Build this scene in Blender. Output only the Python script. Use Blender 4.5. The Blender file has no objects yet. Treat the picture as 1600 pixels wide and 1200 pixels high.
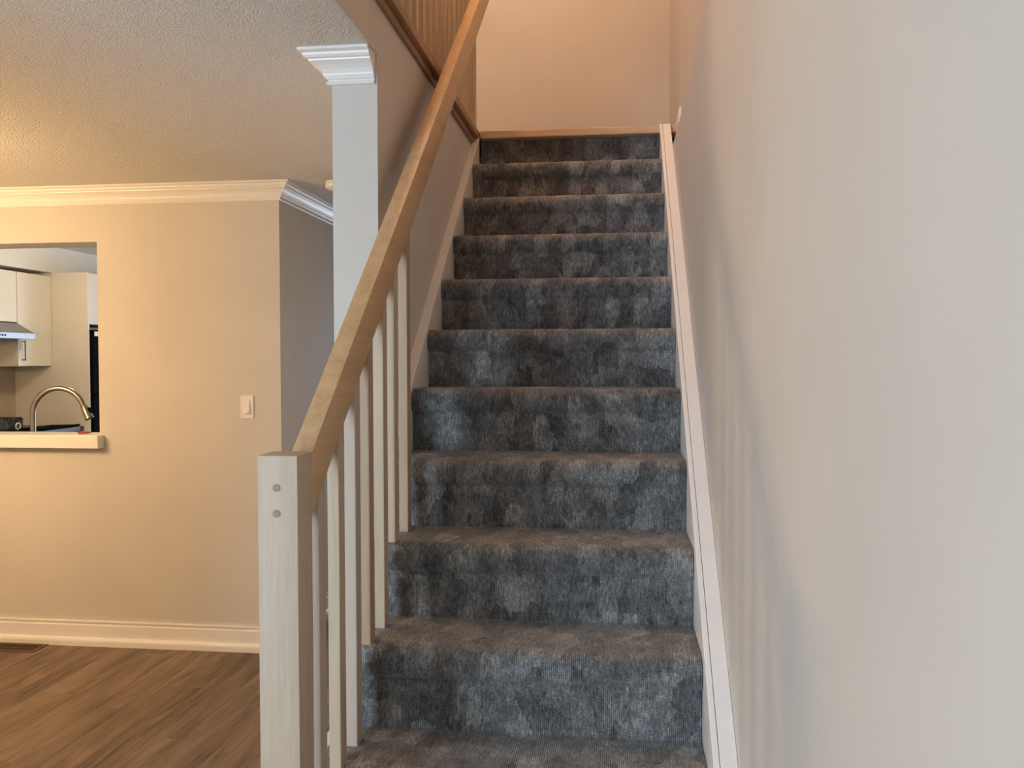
import bpy, bmesh, math, random
from mathutils import Vector, Matrix

random.seed(7)
S = bpy.context.scene
COL = S.collection

# ------------------------------------------------------------------ camera
cam_data = bpy.data.cameras.new('camera')
cam = bpy.data.objects.new('camera', cam_data)
COL.objects.link(cam)
S.camera = cam
cam_data.sensor_width = 36.0
cam_data.lens = 36.0 * 1350.0 / 1600.0
cam_data.clip_start = 0.02
PITCH, YAW, ROLL = math.radians(-1.580), math.radians(6.957), math.radians(-0.153)
_r = Vector((math.cos(YAW), math.sin(YAW), 0)); _f = Vector((-math.sin(YAW), math.cos(YAW), 0)); _u = Vector((0, 0, 1))
_f2 = _f * math.cos(PITCH) + _u * math.sin(PITCH)
_u2 = _u * math.cos(PITCH) - _f * math.sin(PITCH)
_r3 = _r * math.cos(ROLL) + _u2 * math.sin(ROLL)
_u3 = _u2 * math.cos(ROLL) - _r * math.sin(ROLL)
cam.matrix_world = Matrix(((_r3.x, _u3.x, -_f2.x, 0.680), (_r3.y, _u3.y, -_f2.y, -4.318),
                           (_r3.z, _u3.z, -_f2.z, 1.529), (0, 0, 0, 1)))

# ------------------------------------------------------------------ world, daylight, exposure
world = bpy.data.worlds.new('world')
S.world = world
world.use_nodes = True
world.node_tree.nodes['Background'].inputs[0].default_value = (0.62, 0.76, 1.0, 1)
world.node_tree.nodes['Background'].inputs[1].default_value = 1.0

def area_light(name, loc, rot, sx, sy, power, color):
    l = bpy.data.lights.new(name, 'AREA')
    l.shape = 'RECTANGLE'; l.size = sx; l.size_y = sy; l.energy = power; l.color = color
    o = bpy.data.objects.new(name, l); COL.objects.link(o)
    o.location = loc; o.rotation_euler = rot
    return o
# daylight through the living-room window behind the camera (light points +y)
area_light('window_daylight', (-1.65, -6.16, 1.45), (math.radians(90), 0, 0), 1.4, 1.4, 146, (0.69, 0.85, 1.0))
# daylight through the patio door at the far end of the hall (light points -y)
area_light('patio_daylight', (-1.0, 5.15, 1.15), (math.radians(-90), 0, 0), 1.7, 2.0, 70, (0.70, 0.84, 1.0))

S.view_settings.view_transform = 'Standard'
S.view_settings.look = 'None'
S.view_settings.gamma = 1.0
S.view_settings.use_curve_mapping = False
S.view_settings.exposure = 0.0

# ------------------------------------------------------------------ measures
H, D = 0.205, 0.2489            # rise and run of a step
NR = 13
ZF = NR * H                     # upper floor
SL = H / D
ZC = 2.45                       # lower ceiling
WL = -0.036                     # stair face of the left stair wall
WLL = -0.176                    # its dining-room face
YC = -1.77                      # front end of that wall
WR = 0.934                      # right wall, lower storey
WRU = 0.985                     # right wall, upper storey
ZU = 5.08                       # upper ceiling
XK = -1.06                      # right-hand corner of the kitchen wall
YB = 0.90                       # wall behind the landing
YW = -6.2                       # room wall behind the camera

# ------------------------------------------------------------------ mesh helpers
def link(name, bm, mat, parent=None, smooth=False):
    bmesh.ops.recalc_face_normals(bm, faces=bm.faces[:])
    me = bpy.data.meshes.new(name)
    bm.to_mesh(me); bm.free()
    if mat: me.materials.append(mat)
    if smooth:
        for p in me.polygons: p.use_smooth = True
        try: me.set_sharp_from_angle(angle=math.radians(40))
        except Exception: pass
    o = bpy.data.objects.new(name, me)
    COL.objects.link(o)
    if parent is not None:
        o.parent = parent
        o.matrix_parent_inverse = Matrix.Identity(4)
        # geometry is given in world coordinates: undo the parent's offset
        o.location = -parent_world(parent)
    return o

def parent_world(p):
    v = Vector(p.location)
    while p.parent is not None:
        p = p.parent
        v += Vector(p.location)
    return v

def box_bm(x0, x1, y0, y1, z0, z1, bev=0.0, seg=2, bm=None):
    b = bmesh.new()
    vs = [b.verts.new(c) for c in ((x0,y0,z0),(x1,y0,z0),(x1,y1,z0),(x0,y1,z0),(x0,y0,z1),(x1,y0,z1),(x1,y1,z1),(x0,y1,z1))]
    for f in ((0,3,2,1),(4,5,6,7),(0,1,5,4),(1,2,6,5),(2,3,7,6),(3,0,4,7)):
        b.faces.new([vs[i] for i in f])
    if bev > 0:
        bmesh.ops.bevel(b, geom=b.edges[:], offset=bev, segments=seg, affect='EDGES', profile=0.6)
    if bm is None: return b
    return join(bm, b)

def join(bm, b):
    m = bpy.data.meshes.new('tmp'); b.to_mesh(m); b.free()
    bm.from_mesh(m); bpy.data.meshes.remove(m)
    return bm

def prism_bm(poly, axis, a0, a1, bev=0.0):
    """closed polygon extruded along an axis; poly coordinates are the two other axes in xyz order"""
    b = bmesh.new()
    def pt(q, a):
        if axis == 'x': return (a, q[0], q[1])
        if axis == 'y': return (q[0], a, q[1])
        return (q[0], q[1], a)
    A = [b.verts.new(pt(q, a0)) for q in poly]; B = [b.verts.new(pt(q, a1)) for q in poly]
    b.faces.new(A); b.faces.new(B[::-1])
    n = len(poly)
    for i in range(n): b.faces.new((A[i], A[(i+1) % n], B[(i+1) % n], B[i]))
    if bev > 0:
        bmesh.ops.recalc_face_normals(b, faces=b.faces[:])
        bmesh.ops.bevel(b, geom=b.edges[:], offset=bev, segments=2, affect='EDGES', profile=0.6)
    return b

def tube_bm(pts, rad, n=16, bm=None, caps=True):
    b = bmesh.new()
    pts = [Vector(p) for p in pts]
    rads = rad if isinstance(rad, (list, tuple)) else [rad] * len(pts)
    rings = []; ref = None
    for i, p in enumerate(pts):
        t = (pts[min(i+1, len(pts)-1)] - pts[max(i-1, 0)]).normalized()
        if ref is None:
            ref = t.orthogonal().normalized()
        ref = (ref - t * ref.dot(t)).normalized()
        e2 = t.cross(ref)
        rings.append([b.verts.new(p + (ref*math.cos(2*math.pi*k/n) + e2*math.sin(2*math.pi*k/n)) * rads[i]) for k in range(n)])
    for i in range(len(rings)-1):
        for k in range(n):
            b.faces.new((rings[i][k], rings[i][(k+1) % n], rings[i+1][(k+1) % n], rings[i+1][k]))
    if caps:
        b.faces.new(rings[0][::-1]); b.faces.new(rings[-1])
    if bm is None: return b
    return join(bm, b)

def lathe_bm(cx, cy, prof, n=40):
    """prof: (radius, z) pairs turned about the vertical through cx, cy"""
    b = bmesh.new(); rings = []
    for r, z in prof:
        if r < 1e-6: rings.append([b.verts.new((cx, cy, z))])
        else: rings.append([b.verts.new((cx + r*math.cos(2*math.pi*k/n), cy + r*math.sin(2*math.pi*k/n), z)) for k in range(n)])
    for i in range(len(rings)-1):
        a, c = rings[i], rings[i+1]
        for k in range(n):
            if len(a) == 1 and len(c) == 1: continue
            if len(a) == 1: b.faces.new((a[0], c[k], c[(k+1) % n]))
            elif len(c) == 1: b.faces.new((a[k], a[(k+1) % n], c[0]))
            else: b.faces.new((a[k], a[(k+1) % n], c[(k+1) % n], c[k]))
    return b

def moulding_bm(prof, face, base, along, a0, a1, m0, m1, ztop, normal):
    """moulding with profile (out, down) on a wall face.  along: 'x' or 'y'; a0..a1 its run;
    m0, m1: how far the ends shift per unit of projection (mitres); normal: sign of the wall normal"""
    b = bmesh.new()
    def pt(o, d, a):
        q = base + normal * o
        return (a, q, ztop - d) if along == 'x' else (q, a, ztop - d)
    A = [b.verts.new(pt(o, d, a0 + m0*o)) for o, d in prof]
    B = [b.verts.new(pt(o, d, a1 + m1*o)) for o, d in prof]
    n = len(prof)
    for i in range(n): b.faces.new((A[i], A[(i+1) % n], B[(i+1) % n], B[i]))
    b.faces.new(A[::-1]); b.faces.new(B)
    return b

def thing(name, label, cat, loc=(0, 0, 0), group=None):
    o = bpy.data.objects.new(name, None); COL.objects.link(o)
    o.location = loc; o.empty_display_size = 0.05
    return tag(o, label, cat, group)

def tag(o, label, cat, group=None):
    o['label'] = label; o['category'] = cat
    if group: o['group'] = group
    return o

def struct(o, label=None, cat=None):
    o['kind'] = 'structure'
    if label: o['label'] = label
    if cat: o['category'] = cat
    return o

# ------------------------------------------------------------------ materials
def new_mat(name):
    m = bpy.data.materials.new(name); m.use_nodes = True
    nt = m.node_tree; b = nt.nodes['Principled BSDF']
    return m, nt, b

def N(nt, t, **kw):
    n = nt.nodes.new(t)
    for k, v in kw.items():
        if k in n.inputs: n.inputs[k].default_value = v
        else: setattr(n, k, v)
    return n

def L(nt, a, b): nt.links.new(a, b)

def ramp(nt, fac, stops):
    n = nt.nodes.new('ShaderNodeValToRGB')
    e = n.color_ramp.elements
    while len(e) < len(stops): e.new(0.5)
    for el, (p, c) in zip(e, stops):
        el.position = p; el.color = (*c, 1)
    L(nt, fac, n.inputs[0])
    return n.outputs[0]

def paint(name, col, rough=0.5, spec=0.4, bump=0.04, scale=220.0, mott=0.03):
    m, nt, b = new_mat(name)
    tc = N(nt, 'ShaderNodeTexCoord')
    no = N(nt, 'ShaderNodeTexNoise', Scale=scale, Detail=3.0)
    L(nt, tc.outputs['Object'], no.inputs['Vector'])
    big = N(nt, 'ShaderNodeTexNoise', Scale=2.2, Detail=4.0)
    L(nt, tc.outputs['Object'], big.inputs['Vector'])
    c0 = tuple(x*(1-mott) for x in col); c1 = tuple(min(1, x*(1+mott)) for x in col)
    L(nt, ramp(nt, big.outputs['Fac'], [(0.35, c0), (0.65, c1)]), b.inputs['Base Color'])
    bu = N(nt, 'ShaderNodeBump', Strength=bump, Distance=0.002)
    L(nt, no.outputs['Fac'], bu.inputs['Height']); L(nt, bu.outputs[0], b.inputs['Normal'])
    b.inputs['Roughness'].default_value = rough
    b.inputs['Specular IOR Level'].default_value = spec
    return m

def wood(name, c_lo, c_hi, axis='z', rough=0.5, scale=1.0, spec=0.35, fine=0.5):
    m, nt, b = new_mat(name)
    tc = N(nt, 'ShaderNodeTexCoord'); mp = N(nt, 'ShaderNodeMapping')
    sc = {'x': (1.6, 30, 30), 'y': (30, 1.6, 30), 'z': (30, 30, 1.6)}[axis]
    mp.inputs['Scale'].default_value = tuple(s*scale for s in sc)
    oi = N(nt, 'ShaderNodeObjectInfo')
    ad = N(nt, 'ShaderNodeVectorMath', operation='ADD')
    mu = N(nt, 'ShaderNodeVectorMath', operation='SCALE'); mu.inputs['Scale'].default_value = 7.0
    cx = N(nt, 'ShaderNodeCombineXYZ')
    for i in range(3): L(nt, oi.outputs['Random'], cx.inputs[i])
    L(nt, cx.outputs[0], mu.inputs[0]); L(nt, tc.outputs['Object'], ad.inputs[0]); L(nt, mu.outputs[0], ad.inputs[1])
    L(nt, ad.outputs[0], mp.inputs['Vector'])
    n1 = N(nt, 'ShaderNodeTexNoise', Scale=1.0, Detail=6.0, Roughness=0.6, Distortion=0.6)
    L(nt, mp.outputs[0], n1.inputs['Vector'])
    n2 = N(nt, 'ShaderNodeTexNoise', Scale=6.0, Detail=3.0)
    L(nt, mp.outputs[0], n2.inputs['Vector'])
    mx = N(nt, 'ShaderNodeMix', data_type='FLOAT'); mx.inputs[0].default_value = fine*0.5
    L(nt, n1.outputs['Fac'], mx.inputs[2]); L(nt, n2.outputs['Fac'], mx.inputs[3])
    L(nt, ramp(nt, mx.outputs[0], [(0.32, c_lo), (0.68, c_hi)]), b.inputs['Base Color'])
    bu = N(nt, 'ShaderNodeBump', Strength=0.10, Distance=0.001)
    L(nt, n2.outputs['Fac'], bu.inputs['Height']); L(nt, bu.outputs[0], b.inputs['Normal'])
    b.inputs['Roughness'].default_value = rough
    b.inputs['Specular IOR Level'].default_value = spec
    return m

def plain(name, col, rough=0.5, metal=0.0, spec=0.5, emit=None, es=0.0):
    m, nt, b = new_mat(name)
    tc = N(nt, 'ShaderNodeTexCoord')
    no = N(nt, 'ShaderNodeTexNoise', Scale=40.0, Detail=3.0)
    L(nt, tc.outputs['Object'], no.inputs['Vector'])
    L(nt, ramp(nt, no.outputs['Fac'], [(0.3, tuple(x*0.96 for x in col)), (0.7, tuple(min(1, x*1.03) for x in col))]), b.inputs['Base Color'])
    b.inputs['Roughness'].default_value = rough; b.inputs['Metallic'].default_value = metal
    b.inputs['Specular IOR Level'].default_value = spec
    if emit:
        b.inputs['Emission Color'].default_value = (*emit, 1); b.inputs['Emission Strength'].default_value = es
    return m

CARPET_STOPS = [(0.36, (0.018, 0.019, 0.020)), (0.435, (0.078, 0.080, 0.081)), (0.51, (0.180, 0.183, 0.183)), (0.61, (0.50, 0.50, 0.49))]
def carpet_material():
    m, nt, b = new_mat('patterned_grey_carpet')
    uv = N(nt, 'ShaderNodeUVMap', uv_map='UVMap')
    # soft square patches woven into the pile
    dn = N(nt, 'ShaderNodeTexNoise', Scale=22.0, Detail=4.0, Roughness=0.6); L(nt, uv.outputs[0], dn.inputs['Vector'])
    off = N(nt, 'ShaderNodeVectorMath', operation='MULTIPLY_ADD')
    off.inputs[1].default_value = (0.016, 0.060, 0); L(nt, dn.outputs['Color'], off.inputs[0]); L(nt, uv.outputs[0], off.inputs[2])
    mp = N(nt, 'ShaderNodeMapping'); mp.inputs['Scale'].default_value = (17, 10, 1); L(nt, off.outputs[0], mp.inputs['Vector'])
    vo = N(nt, 'ShaderNodeTexVoronoi', distance='CHEBYCHEV', feature='F1', voronoi_dimensions='2D'); vo.inputs['Scale'].default_value = 1.0
    vo.inputs['Randomness'].default_value = 0.75
    L(nt, mp.outputs[0], vo.inputs['Vector'])
    sep = N(nt, 'ShaderNodeSeparateColor'); L(nt, vo.outputs['Color'], sep.inputs[0])
    cloud = N(nt, 'ShaderNodeTexNoise', Scale=11.0, Detail=6.0, Roughness=0.72); L(nt, off.outputs[0], cloud.inputs['Vector'])
    # ribs of the pile run up the risers and over the treads
    rmp = N(nt, 'ShaderNodeMapping'); rmp.inputs['Scale'].default_value = (1, 0.30, 1); L(nt, uv.outputs[0], rmp.inputs['Vector'])
    rn = N(nt, 'ShaderNodeTexNoise', Scale=150.0, Detail=3.0, Roughness=0.7); L(nt, rmp.outputs[0], rn.inputs['Vector'])
    wv = N(nt, 'ShaderNodeTexWave', wave_type='BANDS', bands_direction='X'); wv.inputs['Scale'].default_value = 66.0
    wv.inputs['Distortion'].default_value = 2.2; wv.inputs['Detail'].default_value = 2.0; wv.inputs['Detail Scale'].default_value = 3.0
    L(nt, uv.outputs[0], wv.inputs['Vector'])
    fib = N(nt, 'ShaderNodeTexNoise', Scale=270.0, Detail=3.0, Roughness=0.7); L(nt, uv.outputs[0], fib.inputs['Vector'])
    mask = N(nt, 'ShaderNodeTexNoise', Scale=11.0, Detail=3.0); L(nt, uv.outputs[0], mask.inputs['Vector'])
    msk = N(nt, 'ShaderNodeMapRange'); L(nt, mask.outputs['Fac'], msk.inputs[0])
    msk.inputs[1].default_value = 0.42; msk.inputs[2].default_value = 0.60; msk.inputs[3].default_value = 0.15; msk.inputs[4].default_value = 1.0
    ribm = N(nt, 'ShaderNodeMath', operation='MULTIPLY'); L(nt, wv.outputs['Fac'], ribm.inputs[0]); L(nt, msk.outputs[0], ribm.inputs[1])
    def mix(a, c, f):
        x = N(nt, 'ShaderNodeMix', data_type='FLOAT'); x.inputs[0].default_value = f
        L(nt, a, x.inputs[2]); L(nt, c, x.inputs[3]); return x.outputs[0]
    pat = mix(sep.outputs[0], cloud.outputs['Fac'], 0.76)
    pat = mix(pat, rn.outputs['Fac'], 0.46)
    pat = mix(pat, ribm.outputs[0], 0.10)
    pat = mix(pat, fib.outputs['Fac'], 0.34)
    # short dark dashes between the ribs
    mp2 = N(nt, 'ShaderNodeMapping'); mp2.inputs['Scale'].default_value = (62, 24, 1); L(nt, off.outputs[0], mp2.inputs['Vector'])
    vo2 = N(nt, 'ShaderNodeTexVoronoi', distance='CHEBYCHEV', feature='F1', voronoi_dimensions='2D'); vo2.inputs['Scale'].default_value = 1.0
    L(nt, mp2.outputs[0], vo2.inputs['Vector'])
    sep2 = N(nt, 'ShaderNodeSeparateColor'); L(nt, vo2.outputs['Color'], sep2.inputs[0])
    dash = N(nt, 'ShaderNodeMapRange'); L(nt, sep2.outputs[0], dash.inputs[0])
    dash.inputs[1].default_value = 0.0; dash.inputs[2].default_value = 0.30; dash.inputs[3].default_value = 0.075; dash.inputs[4].default_value = 0.0
    dm = N(nt, 'ShaderNodeMath', operation='MULTIPLY'); L(nt, dash.outputs[0], dm.inputs[0]); L(nt, msk.outputs[0], dm.inputs[1])
    sub = N(nt, 'ShaderNodeMath', operation='SUBTRACT'); L(nt, pat, sub.inputs[0]); L(nt, dm.outputs[0], sub.inputs[1])
    L(nt, ramp(nt, sub.outputs[0], CARPET_STOPS), b.inputs['Base Color'])
    hgt = mix(ribm.outputs[0], fib.outputs['Fac'], 0.50)
    hgt = mix(hgt, rn.outputs['Fac'], 0.35)
    bu = N(nt, 'ShaderNodeBump', Strength=1.0, Distance=0.006)
    L(nt, hgt, bu.inputs['Height']); L(nt, bu.outputs[0], b.inputs['Normal'])
    b.inputs['Roughness'].default_value = 0.95
    b.inputs['Specular IOR Level'].default_value = 0.15
    b.inputs['Sheen Weight'].default_value = 0.25
    b.inputs['Sheen Roughness'].default_value = 0.6
    return m

def popcorn_material():
    m, nt, b = new_mat('stippled_ceiling')
    tc = N(nt, 'ShaderNodeTexCoord')
    v = N(nt, 'ShaderNodeTexVoronoi', feature='SMOOTH_F1'); v.inputs['Scale'].default_value = 185.0; v.inputs['Smoothness'].default_value = 0.5
    dn = N(nt, 'ShaderNodeTexNoise', Scale=60.0, Detail=3.0); L(nt, tc.outputs['Object'], dn.inputs['Vector'])
    off = N(nt, 'ShaderNodeVectorMath', operation='MULTIPLY_ADD'); off.inputs[1].default_value = (0.02, 0.02, 0.02)
    L(nt, dn.outputs['Color'], off.inputs[0]); L(nt, tc.outputs['Object'], off.inputs[2])
    L(nt, off.outputs[0], v.inputs['Vector'])
    n2 = N(nt, 'ShaderNodeTexNoise', Scale=210.0, Detail=4.0); L(nt, tc.outputs['Object'], n2.inputs['Vector'])
    inv = N(nt, 'ShaderNodeMath', operation='SUBTRACT'); L(nt, n2.outputs['Fac'], inv.inputs[0]); L(nt, v.outputs['Distance'], inv.inputs[1])
    bu = N(nt, 'ShaderNodeBump', Strength=0.95, Distance=0.006)
    L(nt, inv.outputs[0], bu.inputs['Height']); L(nt, bu.outputs[0], b.inputs['Normal'])
    b.inputs['Base Color'].default_value = (0.78, 0.755, 0.715, 1)
    b.inputs['Roughness'].default_value = 0.9
    b.inputs['Specular IOR Level'].default_value = 0.2
    return m

def plank_material():
    m, nt, b = new_mat('brown_vinyl_plank')
    tc = N(nt, 'ShaderNodeTexCoord'); oi = N(nt, 'ShaderNodeObjectInfo')
    cx = N(nt, 'ShaderNodeCombineXYZ')
    for i in range(3): L(nt, oi.outputs['Random'], cx.inputs[i])
    mu = N(nt, 'ShaderNodeVectorMath', operation='SCALE'); mu.inputs['Scale'].default_value = 23.0; L(nt, cx.outputs[0], mu.inputs[0])
    ad = N(nt, 'ShaderNodeVectorMath', operation='ADD'); L(nt, tc.outputs['Object'], ad.inputs[0]); L(nt, mu.outputs[0], ad.inputs[1])
    mp = N(nt, 'ShaderNodeMapping'); mp.inputs['Scale'].default_value = (7, 1.2, 7); L(nt, ad.outputs[0], mp.inputs['Vector'])
    n1 = N(nt, 'ShaderNodeTexNoise', Scale=1.0, Detail=6.0, Roughness=0.58, Distortion=1.6); L(nt, mp.outputs[0], n1.inputs['Vector'])
    mp2 = N(nt, 'ShaderNodeMapping'); mp2.inputs['Scale'].default_value = (60, 3, 60); L(nt, ad.outputs[0], mp2.inputs['Vector'])
    n2 = N(nt, 'ShaderNodeTexNoise', Scale=1.0, Detail=4.0); L(nt, mp2.outputs[0], n2.inputs['Vector'])
    mx = N(nt, 'ShaderNodeMix', data_type='FLOAT'); mx.inputs[0].default_value = 0.3
    L(nt, n1.outputs['Fac'], mx.inputs[2]); L(nt, n2.outputs['Fac'], mx.inputs[3])
    base = ramp(nt, mx.outputs[0], [(0.31, (0.050, 0.033, 0.021)), (0.42, (0.135, 0.093, 0.063)), (0.55, (0.205, 0.147, 0.102)), (0.72, (0.275, 0.203, 0.146))])
    hsv = N(nt, 'ShaderNodeHueSaturation'); mr = N(nt, 'ShaderNodeMapRange'); L(nt, oi.outputs['Random'], mr.inputs[0])
    mr.inputs[3].default_value = 0.92; mr.inputs[4].default_value = 1.06
    L(nt, mr.outputs[0], hsv.inputs['Value']); L(nt, base, hsv.inputs['Color']); L(nt, hsv.outputs[0], b.inputs['Base Color'])
    bu = N(nt, 'ShaderNodeBump', Strength=0.12, Distance=0.001); L(nt, n2.outputs['Fac'], bu.inputs['Height']); L(nt, bu.outputs[0], b.inputs['Normal'])
    b.inputs['Roughness'].default_value = 0.55; b.inputs['Specular IOR Level'].default_value = 0.35
    return m

M_WALL = paint('greige_wall_paint', (0.59, 0.567, 0.528), rough=0.58, spec=0.28)
M_TRIM = paint('white_trim_paint', (0.80, 0.79, 0.77), rough=0.32, spec=0.5, bump=0.015, mott=0.01)
M_CEIL = popcorn_material()
M_CEIL2 = paint('smooth_ceiling_paint', (0.72, 0.71, 0.69), rough=0.7)
M_CARPET = carpet_material()
M_PLANK = plank_material()
M_SUB = plain('dark_subfloor', (0.05, 0.035, 0.025), rough=0.9)
M_WOODZ = wood('pale_maple_upright', (0.42, 0.32, 0.22), (0.56, 0.45, 0.33), 'z')
M_BAL = [wood('maple_baluster_tan', (0.36, 0.245, 0.155), (0.47, 0.345, 0.235), 'z'), M_WOODZ,
         wood('maple_baluster_cream', (0.44, 0.335, 0.225), (0.55, 0.44, 0.315), 'z'), wood('maple_baluster_white', (0.43, 0.345, 0.27), (0.53, 0.44, 0.36), 'z')]
M_NEWEL = wood('whitewashed_maple', (0.42, 0.318, 0.228), (0.53, 0.412, 0.312), 'z', fine=0.7)
M_RAIL = wood('clear_coated_maple_rail', (0.46, 0.285, 0.14), (0.60, 0.405, 0.225), 'y', rough=0.38, spec=0.45)
M_NOSE = wood('oiled_maple_nosing', (0.56, 0.38, 0.24), (0.68, 0.50, 0.34), 'x', rough=0.4)
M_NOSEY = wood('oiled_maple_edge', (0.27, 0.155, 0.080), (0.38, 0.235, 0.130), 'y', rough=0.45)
M_PLUG = plain('wood_plug', (0.29, 0.19, 0.125), rough=0.6)
M_PLASTIC = plain('white_plastic', (0.80, 0.78, 0.74), rough=0.35)
M_STEEL = plain('brushed_nickel', (0.36, 0.32, 0.27), rough=0.28, metal=1.0)
M_HOOD = plain('stainless_hood', (0.30, 0.31, 0.33), rough=0.35, metal=0.9)
M_CAB = paint('cream_cabinet', (0.74, 0.70, 0.62), rough=0.35, spec=0.4, bump=0.01)
M_BLACK = plain('black_satin', (0.004, 0.004, 0.005), rough=0.7, spec=0.03)
M_COUNTER = plain('dark_laminate_counter', (0.055, 0.042, 0.032), rough=0.35)
M_VENT = plain('brown_metal_register', (0.15, 0.085, 0.045), rough=0.7, spec=0.2)
M_VENTSHADE = plain('painted_duct_shade', (0.012, 0.010, 0.009), rough=0.9)
M_RED = plain('red_plastic', (0.55, 0.08, 0.04), rough=0.4)
M_SHADE = plain('frosted_lamp_glass', (0.9, 0.85, 0.75), rough=0.4, emit=(1.0, 0.70, 0.40), es=2.0)
M_GLOBE = plain('lit_lamp_globe', (0.9, 0.85, 0.75), rough=0.4, emit=(1.0, 0.64, 0.32), es=178.0)
M_BACKSPLASH = paint('beige_kitchen_wall', (0.50, 0.42, 0.31), rough=0.5)

def marble_dark():
    m, nt, b = new_mat('black_mottled_cover')
    tc = N(nt, 'ShaderNodeTexCoord'); no = N(nt, 'ShaderNodeTexNoise', Scale=14.0, Detail=6.0, Distortion=1.5)
    L(nt, tc.outputs['Object'], no.inputs['Vector'])
    L(nt, ramp(nt, no.outputs['Fac'], [(0.40, (0.010, 0.009, 0.008)), (0.60, (0.10, 0.085, 0.06))]), b.inputs['Base Color'])
    b.inputs['Roughness'].default_value = 0.6
    b.inputs['Specular IOR Level'].default_value = 0.1
    return m
M_MOTTLE = marble_dark()

def glass():
    m, nt, b = new_mat('window_glass')
    b.inputs['Base Color'].default_value = (0.9, 0.95, 1, 1); b.inputs['Roughness'].default_value = 0.02
    b.inputs['Transmission Weight'].default_value = 1.0; b.inputs['IOR'].default_value = 1.02
    return m
M_GLASS = glass()

# ================================================================== SETTING
# ---- floor: base slab with vinyl planks running away from the camera
floor = struct(link('floor', box_bm(-4.80, 1.2, YW, 5.3, -0.12, -0.006), M_SUB), 'brown wood-look plank floor of the lower storey', 'floor')
PW, PL, GAP = 0.182, 1.22, 0.0004
vent_x0, vent_x1, vent_y0, vent_y1 = -2.68, -2.365, -0.160, -0.035
plank_mesh = {}
col_x = -1.430 - PW*17
ci = -17
JOINT = {-1: -0.790, 0: -0.520, -2: -0.10, -3: -0.66, -4: -1.02, 1: -1.05, 2: -0.20, 3: -0.75}
while col_x < WL:
    x0 = col_x
    y = JOINT.get(ci, -((ci*0.437) % 1.0) * PL) + PL
    top = 5.19
    y += 4*PL
    while y > -5.0:
        y0, y1 = y - PL, min(y, top)
        ln = round(y1 - y0, 4)
        if ln > 0.03:
            if ln not in plank_mesh:
                o = link('plank', box_bm(GAP, PW-GAP, GAP, ln-GAP, -0.006, 0.0, bev=0.0005, seg=1), M_PLANK, floor); plank_mesh[ln] = o.data
            else:
                o = bpy.data.objects.new('plank', plank_mesh[ln]); COL.objects.link(o); o.parent = floor
            o.location = (x0, y0, 0)
        y -= PL
    col_x += PW; ci += 1

# ---- walls of the lower storey
def passthrough_wall():
    x0, x1, z0, z1 = -3.70, -2.072, 1.063, 2.165
    b = box_bm(-4.80, x0, 0, 0.2, 0, 2.62)
    box_bm(x1, XK, 0, 0.2, 0, 2.62, bm=b)
    box_bm(x0, x1, 0, 0.2, 0, z0, bm=b)
    box_bm(x0, x1, 0, 0.2, z1, 2.62, bm=b)
    return b
struct(link('wall_kitchen', passthrough_wall(), M_WALL), 'beige painted wall with kitchen pass-through opening and light switch', 'wall')
struct(link('wall_hall', box_bm(XK-0.2, XK, 0.2, 2.1, 0, 2.62), M_WALL), 'shaded side wall turning into the hallway beside the kitchen wall', 'wall')
struct(link('wall_stair_left', box_bm(WLL, WL, YC, YB, 0, ZF-0.04), M_WALL), 'narrow wall end and stairwell wall left of the carpeted stairs', 'wall')
struct(link('wall_dining_left', box_bm(-4.80, -4.68, YW, 0, 0, 2.62), M_WALL), 'far left wall of the dining room', 'wall')
struct(link('wall_daylight_blocker', box_bm(-4.68, -1.25, -3.50, -3.38, 0, ZC-0.0005), M_WALL), 'added unseen partition keeping window daylight off the kitchen wall', 'wall')  # unseen partition, added to block window daylight from the kitchen wall
# right wall: thicker in the lower storey, easing back above the upper floor level
prof = [(WR, 0), (WR, 2.520), (WR+0.004, 2.535), (WR+0.014, 2.548), (WRU-0.006, 2.565), (WRU, 2.575), (WRU, ZU), (1.2, ZU), (1.2, 0)]
struct(link('wall_right', prism_bm(prof, 'y', YW, YB), M_WALL), 'large plain greige wall along the right of the stairs', 'wall')
# wall behind the camera with a window
def window_wall():
    x0, x1, z0, z1 = -2.40, -0.90, 0.70, 2.20
    b = box_bm(-4.80, x0, YW-0.15, YW, 0, ZU)
    box_bm(x1, 1.2, YW-0.15, YW, 0, ZU, bm=b)
    box_bm(x0, x1, YW-0.15, YW, 0, z0, bm=b)
    box_bm(x0, x1, YW-0.15, YW, z1, ZU, bm=b)
    return b
struct(link('wall_front', window_wall(), M_WALL), 'wall with the daylight window opposite the stairs', 'wall')
w = struct(link('window_1', box_bm(-2.40, -0.90, YW-0.10, YW-0.095, 0.70, 2.20), M_GLASS), 'daylight window opposite the stairs', 'window')
for x0, x1, z0, z1 in ((-2.40, -2.34, 0.70, 2.20), (-0.96, -0.90, 0.70, 2.20), (-2.34, -0.96, 0.70, 0.76), (-2.34, -0.96, 2.14, 2.20)):
    link('window_frame', box_bm(x0, x1, YW-0.13, YW-0.06, z0, z1, bev=0.004), M_TRIM, w)
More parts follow.
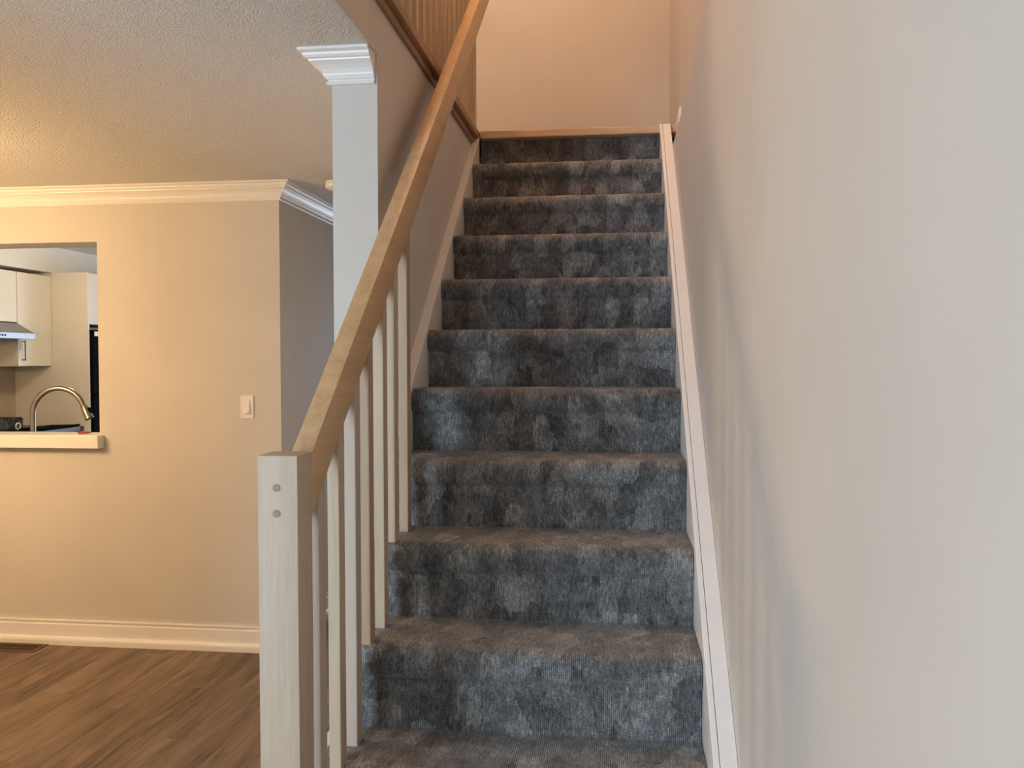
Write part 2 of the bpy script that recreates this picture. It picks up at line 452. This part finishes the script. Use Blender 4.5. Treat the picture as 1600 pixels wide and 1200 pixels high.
# far end: kitchen back walls and patio door
struct(link('wall_kitchen_left', box_bm(-4.80, -4.47, 0.2, 5.3, 0, 2.62), M_BACKSPLASH), 'beige kitchen wall behind the cabinets', 'wall')
struct(link('wall_back', box_bm(-4.47, -1.9, 5.2, 5.3, 0, 2.62), M_WALL), 'far kitchen wall', 'wall')
struct(link('wall_back', box_bm(-0.1, 1.2, 5.2, 5.3, 0, 2.62), M_WALL), 'far hallway wall', 'wall')
struct(link('wall_back_header', box_bm(-1.9, -0.1, 5.2, 5.3, 2.2, 2.62), M_WALL), 'wall above the patio door', 'wall')
dr = struct(link('door_1', box_bm(-1.9, -0.1, 5.25, 5.255, 0, 2.2), M_GLASS), 'glass patio door at the far end of the hallway', 'door')
for x0, x1 in ((-1.9, -1.82), (-1.04, -0.96), (-0.18, -0.1)):
    link('door_frame', box_bm(x0, x1, 5.21, 5.29, 0, 2.2, bev=0.003), M_TRIM, dr)
struct(link('wall_hall_right', box_bm(-0.176, WL, YB, 5.2, 0, 2.62), M_WALL), 'hallway wall behind the stairs', 'wall')

# ---- ceilings and upper floor
struct(link('ceiling', box_bm(-4.80, WLL-0.0005, YW, 0.0, ZC, ZC+0.17, bm=box_bm(WLL-0.0005, WL-0.0125, YW, YC-0.0005, ZC, ZC+0.17)), M_CEIL), 'stippled textured ceiling of the dining room', 'ceiling')
struct(link('ceiling_hall', box_bm(XK, WLL-0.0005, 0.0, 5.2, ZC, ZC+0.17), M_CEIL), 'stippled ceiling of the hallway', 'ceiling')
struct(link('ceiling_entry', box_bm(WL-0.012, WR, YW, -3.0505, ZC, ZC+0.17), M_CEIL), 'stippled ceiling over the entry in front of the stairs', 'ceiling')
struct(link('ceiling_kitchen', box_bm(-4.47, XK-0.2, 0.2, 5.2, 2.51, 2.62), M_CEIL2), 'white kitchen ceiling', 'ceiling')
struct(link('floor_upper', box_bm(-1.40, -0.126, -3.05, YB, ZF-0.039, ZF-0.002), M_SUB), 'upper hallway floor beside the stairwell', 'floor')
struct(link('floor_landing', box_bm(WL, WRU, 0.06, YB, ZF-0.10, ZF-0.002), M_SUB), 'landing floor at the head of the stairs', 'floor')
struct(link('wall_upper_back', box_bm(-1.5, 1.2, YB, YB+0.1, ZF-0.04, ZU), M_WALL), 'warm lit wall behind the stair landing', 'wall')
struct(link('wall_upper_left', box_bm(-1.5, -1.4, -3.1, YB, ZF-0.04, ZU), M_WALL), 'upper hallway wall behind the railing', 'wall')
struct(link('wall_upper_front', box_bm(-1.5, 1.2, -3.15, -3.05, ZC+0.17, ZU), M_WALL), 'upper wall closing the stairwell towards the entry', 'wall')
struct(link('ceiling_upper', box_bm(-1.5, 1.2, -3.15, YB+0.1, ZU, ZU+0.1), M_CEIL2), 'white ceiling above the stairwell', 'ceiling')

# face of the floor structure beside the stairwell, in front of the stair wall
struct(link('wall_stairwell_header', box_bm(WL-0.012, WL, -3.05, YC-0.0005, ZC-0.001, ZF-0.041), M_WALL), 'painted floor edge above the ceiling opening left of the stairs', 'wall')

# ---- crown mouldings, baseboards
CROWN = [(0, .092), (.011, .092), (.014, .088), (.012, .083), (.008, .081), (.008, .077), (.014, .075), (.017, .069), (.020, .067),
         (.021, .061), (.028, .050), (.038, .041), (.050, .034), (.054, .032), (.055, .028), (.062, .025), (.067, .019), (.068, .014),
         (.066, .012), (.073, .010), (.080, .008), (.080, 0), (0, 0)]
CROWN = [(o, d) for o, d in CROWN]
def crown(name, label, *a):
    return struct(link(name, moulding_bm(CROWN, None, *a), M_TRIM), label, 'crown moulding')
crown('trim_1', 'white crown moulding along the top of the beige kitchen wall', 0.0, 'x', -4.68, XK, 0, 1, ZC, -1)
crown('trim_2', 'white crown moulding running back along the hallway wall', XK, 'y', 0.0, 2.1, -1, 0, ZC, 1)
crown('trim_3', 'white crown moulding piece capping the narrow wall end', YC, 'x', WLL, WL-0.006, -1, 0, ZC, -1)
crown('trim_4', 'white crown moulding on the hallway side of the stair wall', WLL, 'y', YC, 5.2, -1, 0, ZC, -1)

BASE = [(0, 0), (.013, 0), (.014, .004), (.013, .010), (.009, .014), (.0085, .018), (.013, .021), (.014, .026), (.014, .086)]
SHOE = [(.014, .088), (.020, .088), (.027, .092), (.031, .099), (.033, .108), (.033, .131), (0, .131)]
BASEP = BASE + SHOE
def baseboard(name, label, *a):
    return struct(link(name, moulding_bm(BASEP, None, *a), M_TRIM), label, 'baseboard')
baseboard('baseboard_kitchen', 'white baseboard with shoe moulding along the beige wall', 0.0, 'x', -4.68, XK, 0, 1, 0.131, -1)
baseboard('baseboard_hall', 'white baseboard along the hallway wall', XK, 'y', 0.0, 2.1, -1, 0, 0.131, 1)
baseboard('baseboard_stair', 'white baseboard around the narrow stair wall end', WLL, 'y', YC, 5.2, -1, 0, 0.131, -1)
struct(link('baseboard_upper', prism_bm([(WRU, ZF), (WRU-0.012, ZF), (WRU-0.012, ZF+0.075), (WRU-0.007, ZF+0.088), (WRU, ZF+0.09)], 'y', -0.045, YB), M_TRIM), 'white baseboard of the upper landing beside the right wall', 'baseboard')

# ---- pass-through sill
sill = struct(link('trim_5', box_bm(-3.76, -2.050, -0.055, 0.16, 1.066, 1.135, bev=0.004), M_TRIM), 'thick white sill board of the kitchen pass-through', 'sill')

# ================================================================== STAIRS
stairs = thing('staircase', 'steep straight staircase covered in patterned grey carpet', 'staircase', (0.44, -2.99, 0))

def step_mesh(x0, x1):
    """riser with rounded nosing and tread of one step, origin at the riser line on tread height"""
    o, r = 0.017, 0.038
    prof = [(0.0, -H-0.004), (0.0, -0.120), (-0.0005, -0.088), (0.001, -0.080), (-0.002, -0.078), (-0.009, -0.073), (-0.0155, -0.062), (-0.0185, -0.048)]
    cy, cz = -o + r - 0.002, -r
    for k in range(0, 9):
        a = math.pi - math.pi/2 * k/8
        prof.append((cy + r*math.cos(a), cz + r*math.sin(a)))
    n = 8
    y_s = prof[-1][0]
    for k in range(1, n+1):
        prof.append((y_s + (D - y_s + 0.004) * k/n, 0.0))
    b = bmesh.new(); uvl = b.loops.layers.uv.new('UVMap')
    arc = [0]
    for i in range(1, len(prof)): arc.append(arc[-1] + math.dist(prof[i], prof[i-1]))
    nx = 24
    rnd = random.Random(3)
    grid = []
    for i, (y, z) in enumerate(prof):
        row = []
        for j in range(nx+1):
            x = x0 + (x1-x0)*j/nx
            w = 0.0012 * math.sin(j*1.7 + i*0.4) + rnd.uniform(-.0006, .0006)
            if i in (0, 3, 4) or i >= len(prof)-1: w = 0
            row.append(b.verts.new((x, y - abs(w), z + (w*0.5 if i > 5 else 0))))
        grid.append(row)
    for i in range(len(prof)-1):
        for j in range(nx):
            f = b.faces.new((grid[i][j], grid[i][j+1], grid[i+1][j+1], grid[i+1][j]))
            for lp, (ii, jj) in zip(f.loops, ((i, j), (i, j+1), (i+1, j+1), (i+1, j))):
                lp[uvl].uv = (x0 + (x1-x0)*jj/nx, arc[ii])
    # closed ends and back, so that the step is a solid slab
    back = []
    for j in (0, nx):
        e = [grid[i][j] for i in range(len(prof))]
        e.append(b.verts.new((e[0].co.x, D + 0.004, -0.03))); e.append(b.verts.new((e[0].co.x, 0.03, -0.03)))
        e.append(b.verts.new((e[0].co.x, 0.03, -H-0.004)))
        back.append(e[-3:])
        b.faces.new(e)
    for q in range(2): b.faces.new((back[0][q], back[0][q+1], back[1][q+1], back[1][q]))
    return b

total_arc = 0.46
for k in range(0, NR):
    x0 = 0.001 if k < 8 else 0.0
    b = step_mesh(x0, 0.880)
    uvl = b.loops.layers.uv.active
    for f in b.faces:
        for lp in f.loops:
            lp[uvl].uv = (lp[uvl].uv[0], lp[uvl].uv[1] - k*total_arc)
    if k == 0:
        # top riser ends under the wooden landing nosing: keep only the riser
        b.free()
        b = bmesh.new(); uvl = b.loops.layers.uv.new('UVMap')
        vs = [b.verts.new(c) for c in ((x0, 0, -H-0.004), (0.880, 0, -H-0.004), (0.880, 0, -0.040), (x0, 0, -0.040))]
        f = b.faces.new(vs)
        for lp, q in zip(f.loops, ((x0, 0), (0.88, 0), (0.88, .165), (x0, .165))): lp[uvl].uv = q
        r = bmesh.ops.extrude_face_region(b, geom=[f])
        bmesh.ops.translate(b, verts=[v for v in r['geom'] if isinstance(v, bmesh.types.BMVert)], vec=(0, 0.03, 0))
        nm = 'carpeted_riser'
    else:
        nm = 'carpeted_step'
    for v in b.verts: v.co += Vector((0, -k*D, ZF - k*H))
    link(nm, b, M_CARPET, stairs, smooth=True)

# skirt boards: the left one on the stair wall, the right one in two layers
def slope_board(x0, x1, ya, yb, btop, drop):
    poly = [(ya, SL*ya + btop), (yb, SL*yb + btop), (yb, SL*yb + btop - drop), (ya, max(0.0, SL*ya + btop - drop))]
    return prism_bm(poly, 'x', x0, x1, bev=0.0015)
link('skirt_board', slope_board(WL+0.0005, 0.0, YC, -0.052, 2.680, 0.36), M_TRIM, stairs)
link('skirt_board', slope_board(0.8815, 0.8953, -3.05, -0.052, 2.712, 0.36), M_TRIM, stairs)
link('skirt_backing_board', slope_board(0.8965, WR-0.0005, -3.05, -0.052, 2.711, 0.36), M_TRIM, stairs)
# cut outer stringer under the open side
poly = []
for k in range(8, NR):
    poly += [(-k*D + D, ZF - k*H - 0.012), (-k*D + 0.012, ZF - k*H - 0.012)]
poly[0] = (YC - 0.001, ZF - 8*H - 0.012)
poly += [(-(NR-1)*D + 0.012, 0.0), (YC - 0.001, 0.0)]
link('outer_stringer', prism_bm(poly, 'x', WL, -0.0005), M_TRIM, stairs)

# landing nosing in oiled wood, L-shaped around the stairwell
struct(link('trim_6', box_bm(0.002, 0.980, -0.050, 0.058, ZF-0.038, ZF, bev=0.006), M_NOSE), 'wooden nosing board across the head of the stairs', 'nosing')
struct(link('trim_7', box_bm(-0.125, -0.002, -3.0, 0.058, ZF-0.038, ZF, bev=0.005), M_NOSEY), 'wooden edge board along the upper hallway above the stairwell', 'edge board')
struct(link('trim_8', box_bm(WL+0.0005, WL+0.014, -3.0, -0.054, ZF-0.066, ZF-0.0385, bev=0.003), M_NOSEY), 'slim wooden strip under the upper hallway edge board', 'trim strip')

# ---- stair railing
rail = thing('stair_railing', 'pale maple stair railing with square balusters and dowelled newel post', 'railing', (0.055, -2.75, H))
BX0, BX1 = 0.0430, 0.0700
RB, RD = 3.533, 0.129           # rail top line offset, vertical depth
ya, yb = -2.7135, -0.03
poly = [(ya, SL*ya + RB), (yb, SL*yb + RB), (yb, SL*yb + RB - RD), (ya, SL*ya + RB - RD)]
link('handrail', prism_bm(poly, 'x', 0.030, 0.074, bev=0.004), M_RAIL, rail, smooth=True)
nw = link('newel_post', box_bm(0.0165, 0.0945, -2.790, -2.712, H, 1.354, bev=0.004), M_NEWEL, rail, smooth=True)
for z in (1.294, 1.246):
    link('dowel_plug', tube_bm([(0.054, -2.7915, z), (0.054, -2.786, z)], 0.0072, 20), M_PLUG, nw)
def baluster(name, x0, x1, yc, z0, top, parent, mat, half=0.021):
    b = bmesh.new()
    c = [(x0, yc-half), (x1, yc-half), (x1, yc+half), (x0, yc+half)]
    A = [b.verts.new((x, y, z0)) for x, y in c]; B = [b.verts.new((x, y, top(y))) for x, y in c]
    b.faces.new(A[::-1]); b.faces.new(B)
    for i in range(4): b.faces.new((A[i], A[(i+1) % 4], B[(i+1) % 4], B[i]))
    ed = [e for e in b.edges if abs(e.verts[0].co.z - e.verts[1].co.z) > 0.3]
    bmesh.ops.bevel(b, geom=ed, offset=0.0025, segments=2, affect='EDGES', profile=0.6)
    return link(name, b, mat, parent)
BAL_TONE = iter((0, 2, 2, 0, 3, 1, 3))
for k, ys in ((8, (-1.826, -1.975)), (9, (-2.088, -2.222)), (10, (-2.336, -2.458)), (11, (-2.588,))):
    for y in ys:
        baluster('baluster', BX0, BX1, y, ZF - k*H + 0.0005, lambda q: SL*q + RB - RD + 0.001, rail, M_BAL[next(BAL_TONE)])

# ---- railing of the upper hallway
urail = thing('landing_railing', 'brown wooden railing of the upper hallway above the stairs', 'railing', (-0.06, -1.5, ZF))
link('newel_post', box_bm(-0.100, -0.022, -0.080, -0.002, ZF+0.0005, 3.70, bev=0.004), M_WOODZ, urail)
link('top_rail', box_bm(-0.082, -0.038, -3.0, -0.081, 3.53, 3.60, bev=0.006), M_RAIL, urail)
y = -0.175
while y > -2.95:
    baluster('baluster', -0.0735, -0.0465, y, ZF+0.0005, lambda q: 3.531, urail, M_WOODZ)
    y -= 0.112
link('rail_bracket', box_bm(-0.0215, 0.0298, -0.065, -0.040, 3.38, 3.44, bev=0.004), M_WOODZ, urail)

# ================================================================== THINGS
# light switch
sw = thing('light_switch', 'white rocker light switch on the beige wall near the corner', 'light switch', (-1.243, 0, 1.228))
link('cover_plate', box_bm(-1.279, -1.207, -0.006, -0.0003, 1.228, 1.348, bev=0.002), M_PLASTIC, sw)
link('rocker_frame', box_bm(-1.2605, -1.2255, -0.008, -0.0055, 1.254, 1.322, bev=0.0008), M_PLASTIC, sw)
b = prism_bm([(-0.0085, 1.320), (-0.0078, 1.256), (-0.016, 1.256), (-0.011, 1.290), (-0.0095, 1.320)], 'x', -1.2585, -1.2275)
link('rocker', b, M_PLASTIC, sw)

# floor register
vt = thing('floor_register', 'brown metal floor vent register at the foot of the beige wall', 'floor vent', (-2.52, -0.1, 0))
vb = box_bm(vent_x0, vent_x1, vent_y0, vent_y0+0.018, 0.0003, 0.005, bev=0.0012)
box_bm(vent_x0, vent_x1, vent_y1-0.018, vent_y1, 0.0003, 0.005, bev=0.0012, bm=vb)
box_bm(vent_x0, vent_x0+0.02, vent_y0+0.018, vent_y1-0.018, 0.0003, 0.005, bev=0.0012, bm=vb)
box_bm(vent_x1-0.02, vent_x1, vent_y0+0.018, vent_y1-0.018, 0.0003, 0.005, bev=0.0012, bm=vb)
link('frame', vb, M_VENT, vt)
link('opening', box_bm(vent_x0+0.02, vent_x1-0.02, vent_y0+0.018, vent_y1-0.018, 0.0003, 0.0010), M_VENTSHADE, vt)  # near-black slab on the floor, painting the shade of an unmodelled duct
x = vent_x0 + 0.035
while x < vent_x1 - 0.03:
    link('louvre', box_bm(x, x+0.004, vent_y0+0.018, vent_y1-0.018, 0.0012, 0.0022), M_VENT, vt)
    x += 0.024
link('louvre_bar', box_bm(vent_x0+0.02, vent_x1-0.02, -0.099, -0.095, 0.0012, 0.0024), M_VENT, vt)

# smoke detector
sd = thing('smoke_detector', 'small round smoke detector on the stippled ceiling beside the narrow wall', 'smoke detector', (-0.75, 0.03, ZC))
link('base_ring', lathe_bm(-0.75, 0.03, [(0, ZC-0.0005), (0.066, ZC-0.0005), (0.066, ZC-0.012), (0.060, ZC-0.014), (0, ZC-0.014)]), M_PLASTIC, sd, True)
link('cover', lathe_bm(-0.75, 0.03, [(0, ZC-0.014), (0.068, ZC-0.0145), (0.068, ZC-0.026), (0.060, ZC-0.036), (0.040, ZC-0.044), (0, ZC-0.046)]), M_PLASTIC, sd, True)

# dining lamp (hangs left of the frame)
LX, LY = -2.90, -1.50
lp = thing('chandelier', 'five armed warm glass chandelier hanging from the dining room ceiling', 'chandelier', (LX, LY, ZC))
link('canopy', lathe_bm(LX, LY, [(0, ZC-0.0005), (0.06, ZC-0.0005), (0.055, ZC-0.02), (0, ZC-0.025)]), M_STEEL, lp, True)
link('stem', tube_bm([(LX, LY, ZC-0.02), (LX, LY, 1.80)], 0.009, 12), M_STEEL, lp, True)
for q in range(5):
    a = 2*math.pi*(q + 0.25)/5
    ca, sa = math.cos(a), math.sin(a)
    arm = link('arm', tube_bm([(LX + ca*r_, LY + sa*r_, z_) for r_, z_ in ((0.0, 1.83), (0.08, 1.79), (0.18, 1.775), (0.27, 1.79), (0.30, 1.825))], 0.007, 10), M_STEEL, lp, True)
    link('glass_globe', lathe_bm(LX + ca*0.30, LY + sa*0.30, [(0.06*math.sin(math.pi*k/12), 1.885 + 0.06*math.cos(math.pi*k/12)) for k in range(13)], 20), M_GLOBE, arm, True)

def bulb(name, loc, power, color, radius=0.06):
    l = bpy.data.lights.new(name, 'POINT'); l.energy = power; l.color = color; l.shadow_soft_size = radius
    o = bpy.data.objects.new(name, l); COL.objects.link(o); o.location = loc
    return o
# upper hallway lamp
UX, UY = -0.22, -0.95
ul = thing('ceiling_lamp', 'round glass ceiling lamp above the upper hallway', 'lamp', (UX, UY, ZU))
link('base', lathe_bm(UX, UY, [(0, ZU-0.0005), (0.15, ZU-0.0005), (0.15, ZU-0.02), (0, ZU-0.02)]), M_STEEL, ul, True)
link('glass_dome', lathe_bm(UX, UY, [(0.14, ZU-0.021), (0.13, ZU-0.06), (0.08, ZU-0.09), (0, ZU-0.10)]), M_SHADE, ul, True)
bulb('hallway_bulb', (UX, UY, ZU-0.24), 98, (1.0, 0.60, 0.37), 0.14)

M_DARKBAR = plain('dark_metal_bar', (0.10, 0.09, 0.075), rough=0.4, metal=0.8)
# ---- kitchen seen through the opening
YP = 2.55
XF = -4.122      # cabinet face
def cab_handle(parent, x, y, z0, z1):
    b = tube_bm([(x, y, z0+0.008), (x+0.028, y, z0+0.008)], 0.004, 8)
    tube_bm([(x, y, z1-0.008), (x+0.028, y, z1-0.008)], 0.004, 8, bm=b)
    tube_bm([(x+0.028, y, z0), (x+0.028, y, z1)], 0.005, 10, bm=b)
    return link('handle', b, M_DARKBAR, parent, True)
cb = thing('wall_cabinet', 'tall cream wall cabinet with bar handle beside the range hood', 'cabinet', (-4.3, 2.33, 1.49))
link('body', box_bm(-4.469, XF-0.019, 2.125, YP-0.001, 1.49, 2.255), M_CAB, cb)
d1 = link('door', box_bm(XF-0.018, XF, 2.128, YP-0.004, 1.492, 2.253, bev=0.0015), M_CAB, cb)
cab_handle(d1, XF, 2.175, 1.535, 1.70)
cb2 = thing('wall_cabinet', 'short cream wall cabinet above the range hood', 'cabinet', (-4.3, 1.74, 1.85))
link('body', box_bm(-4.469, XF-0.019, 1.36, 2.123, 1.845, 2.255), M_CAB, cb2)
link('door', box_bm(XF-0.018, XF, 1.363, 1.741, 1.848, 2.253, bev=0.0015), M_CAB, cb2)
link('door', box_bm(XF-0.018, XF, 1.744, 2.120, 1.848, 2.253, bev=0.0015), M_CAB, cb2)
struct(link('wall_kitchen_soffit', box_bm(-4.469, XF+0.012, 0.205, 5.19, 2.285, 2.509), M_CEIL2), 'white bulkhead above the kitchen cabinets', 'wall')
hd = thing('range_hood', 'stainless range hood under the short cream cabinet', 'range hood', (-4.2, 1.74, 1.70))
link('canopy', prism_bm([(-4.469, 1.844), (XF-0.01, 1.844), (-3.972, 1.755), (-4.469, 1.755)], 'y', 1.37, 2.122), M_HOOD, hd)
fb = link('front_band', box_bm(-4.469, -3.968, 1.368, 2.124, 1.708, 1.7545, bev=0.002), M_HOOD, hd)
for q in range(3):
    link('button', tube_bm([(-3.9685, 1.72+q*0.03, 1.732), (-3.964, 1.72+q*0.03, 1.732)], 0.007, 12), M_BLACK, hd)
# tall end panel, over-fridge cabinet and fridge
tag(link('tall_panel', box_bm(-4.469, -3.79, YP, YP+0.02, 0, 2.284), M_CAB), 'tall cream end panel between cabinet and black refrigerator', 'panel')
oc = thing('fridge_cabinet', 'white cabinet mounted above the black refrigerator', 'cabinet', (-4.1, 3.0, 1.84))
link('body', box_bm(-4.469, -3.815, YP+0.021, 3.45, 1.845, 2.284), M_CAB, oc)
link('door', box_bm(-3.814, -3.795, YP+0.022, 3.0, 1.848, 2.282, bev=0.0015), M_CAB, oc)
link('door', box_bm(-3.814, -3.795, 3.003, 3.448, 1.848, 2.282, bev=0.0015), M_CAB, oc)
fr = thing('refrigerator', 'black refrigerator at the back of the kitchen', 'refrigerator', (-4.1, 3.0, 0))
link('body', box_bm(-4.45, -3.83, YP+0.03, 3.42, 0.0, 1.80, bev=0.004), M_BLACK, fr)
fd = link('door', box_bm(-3.828, -3.765, YP+0.03, 3.42, 0.03, 1.235, bev=0.006), M_BLACK, fr)
fd2 = link('door', box_bm(-3.828, -3.765, YP+0.03, 3.42, 1.243, 1.80, bev=0.006), M_BLACK, fr)
link('badge', box_bm(-3.7648, -3.762, 2.60, 2.72, 1.745, 1.785, bev=0.001), M_PLASTIC, fd2)
# far base cabinets and counter
bc = thing('base_cabinet', 'cream base cabinets along the kitchen wall', 'cabinet', (-4.15, 1.4, 0))
link('body', box_bm(-4.469, -3.88, 0.21, YP-0.002, 0.0, 0.939), M_CAB, bc)
for q in range(4):
    dd = link('door', box_bm(-3.879, -3.862, 0.25+q*0.57, 0.81+q*0.57, 0.10, 0.92, bev=0.0015), M_CAB, bc)
tag(link('far_countertop', box_bm(-4.469, -3.84, 0.21, YP-0.001, 0.940, 0.978, bev=0.004), M_COUNTER), 'dark countertop in front of the tall cream panel', 'countertop')
# near base cabinet with the sink counter
nb = thing('sink_cabinet', 'cream base cabinet under the pass-through counter', 'cabinet', (-2.6, 0.5, 0))
link('body', box_bm(-3.83, -1.27, 0.205, 0.80, 0.0, 0.889), M_CAB, nb)
for q in range(4):
    link('door', box_bm(-3.80+q*0.63, -3.18+q*0.63, 0.801, 0.818, 0.10, 0.875, bev=0.0015), M_CAB, nb)
tag(link('sink_countertop', box_bm(-3.83, -1.27, 0.205, 0.84, 0.890, 0.928, bev=0.004), M_COUNTER), 'dark countertop just behind the pass-through sill', 'countertop')
# faucet
fx, fy = -2.712, 0.35
fc = thing('kitchen_faucet', 'brushed gooseneck kitchen faucet rising behind the white sill', 'faucet', (fx, fy, 0.929))
R = 0.148
pts = [(fx, fy, 0.94), (fx, fy, 1.02), (fx, fy, 1.12), (fx, fy, 1.20)]
for k in range(0, 19):
    a = math.pi - math.radians(160) * k/18
    pts.append((fx + R + R*math.cos(a), fy + (R + R*math.cos(a))*0.15, 1.225 + R*math.sin(a)))
link('base', lathe_bm(fx, fy, [(0, 0.9285), (0.032, 0.9285), (0.032, 0.938), (0.022, 0.945), (0.018, 0.99), (0, 0.99)]), M_STEEL, fc, True)
link('spout', tube_bm(pts, 0.0155, 16), M_STEEL, fc, True)
e = Vector(pts[-1]); t = (Vector(pts[-1]) - Vector(pts[-2])).normalized()
sp = link('spray_head', tube_bm([e - t*0.002, e + t*0.004, e + t*0.006, e + t*0.05, e + t*0.088, e + t*0.092], [0.016, 0.016, 0.018, 0.0225, 0.027, 0.024], 20), M_STEEL, fc, True)
n_out = Vector((-t.z, 0, t.x)).normalized()
if n_out.x < 0: n_out = -n_out
c0 = e + t*0.045 + n_out*0.022
link('button', tube_bm([c0 - t*0.017, c0 - t*0.010, c0 + t*0.012, c0 + t*0.02], [0.006, 0.011, 0.011, 0.006], 12), M_BLACK, sp, True)
# dark mottled bag on the far counter, black tray, red lighter on the sill
bg = thing('toiletry_bag', 'dark mottled pouch with a ring handle behind the sill', 'pouch', (-4.15, 1.9, 0.979))
bb = box_bm(-4.34, -4.08, 1.60, 2.13, 0.979, 1.082, bev=0.030, seg=4)
link('pouch_body', bb, M_MOTTLE, bg, True)
ring = [(-4.077, 2.05 + 0.028*math.cos(a*math.pi/8), 1.012 + 0.026*math.sin(a*math.pi/8)) for a in range(0, 17)]
link('ring_handle', tube_bm(ring, 0.005, 8), M_PLASTIC, bg, True)
ty = thing('baking_tray', 'flat black tray lying at the end of the dark counter', 'tray', (-3.96, 2.3, 0.979))
tb = prism_bm([(-4.10, 0.979), (-3.85, 0.979), (-3.845, 0.995), (-4.105, 0.990)], 'y', 2.05, 2.50, bev=0.002)
link('tray_body', tb, M_BLACK, ty)
link('tray_rim', box_bm(-3.852, -3.842, 2.05, 2.50, 0.990, 1.000, bev=0.002), M_BLACK, ty)
lg = thing('red_lighter', 'small red lighter lying on the white sill', 'lighter', (-2.185, 0.06, 1.1355))
link('lighter_body', tube_bm([(-2.215, 0.025, 1.1425), (-2.180, 0.060, 1.1425)], 0.0065, 12), M_RED, lg, True)
link('lighter_cap', tube_bm([(-2.180, 0.060, 1.1425), (-2.168, 0.072, 1.1425)], 0.0055, 12), M_STEEL, lg, True)
# kitchen ceiling lamp
KX, KY = -2.9, 1.75
kl = thing('kitchen_lamp', 'flush glass lamp on the kitchen ceiling', 'lamp', (KX, KY, 2.51))
link('base', lathe_bm(KX, KY, [(0, 2.5095), (0.15, 2.5095), (0.15, 2.49), (0, 2.49)]), M_STEEL, kl, True)
link('glass_dome', lathe_bm(KX, KY, [(0.14, 2.489), (0.13, 2.45), (0.08, 2.42), (0, 2.41)]), M_SHADE, kl, True)
bulb('kitchen_bulb', (KX, KY, 2.34), 30, (1.0, 0.78, 0.50), 0.08)
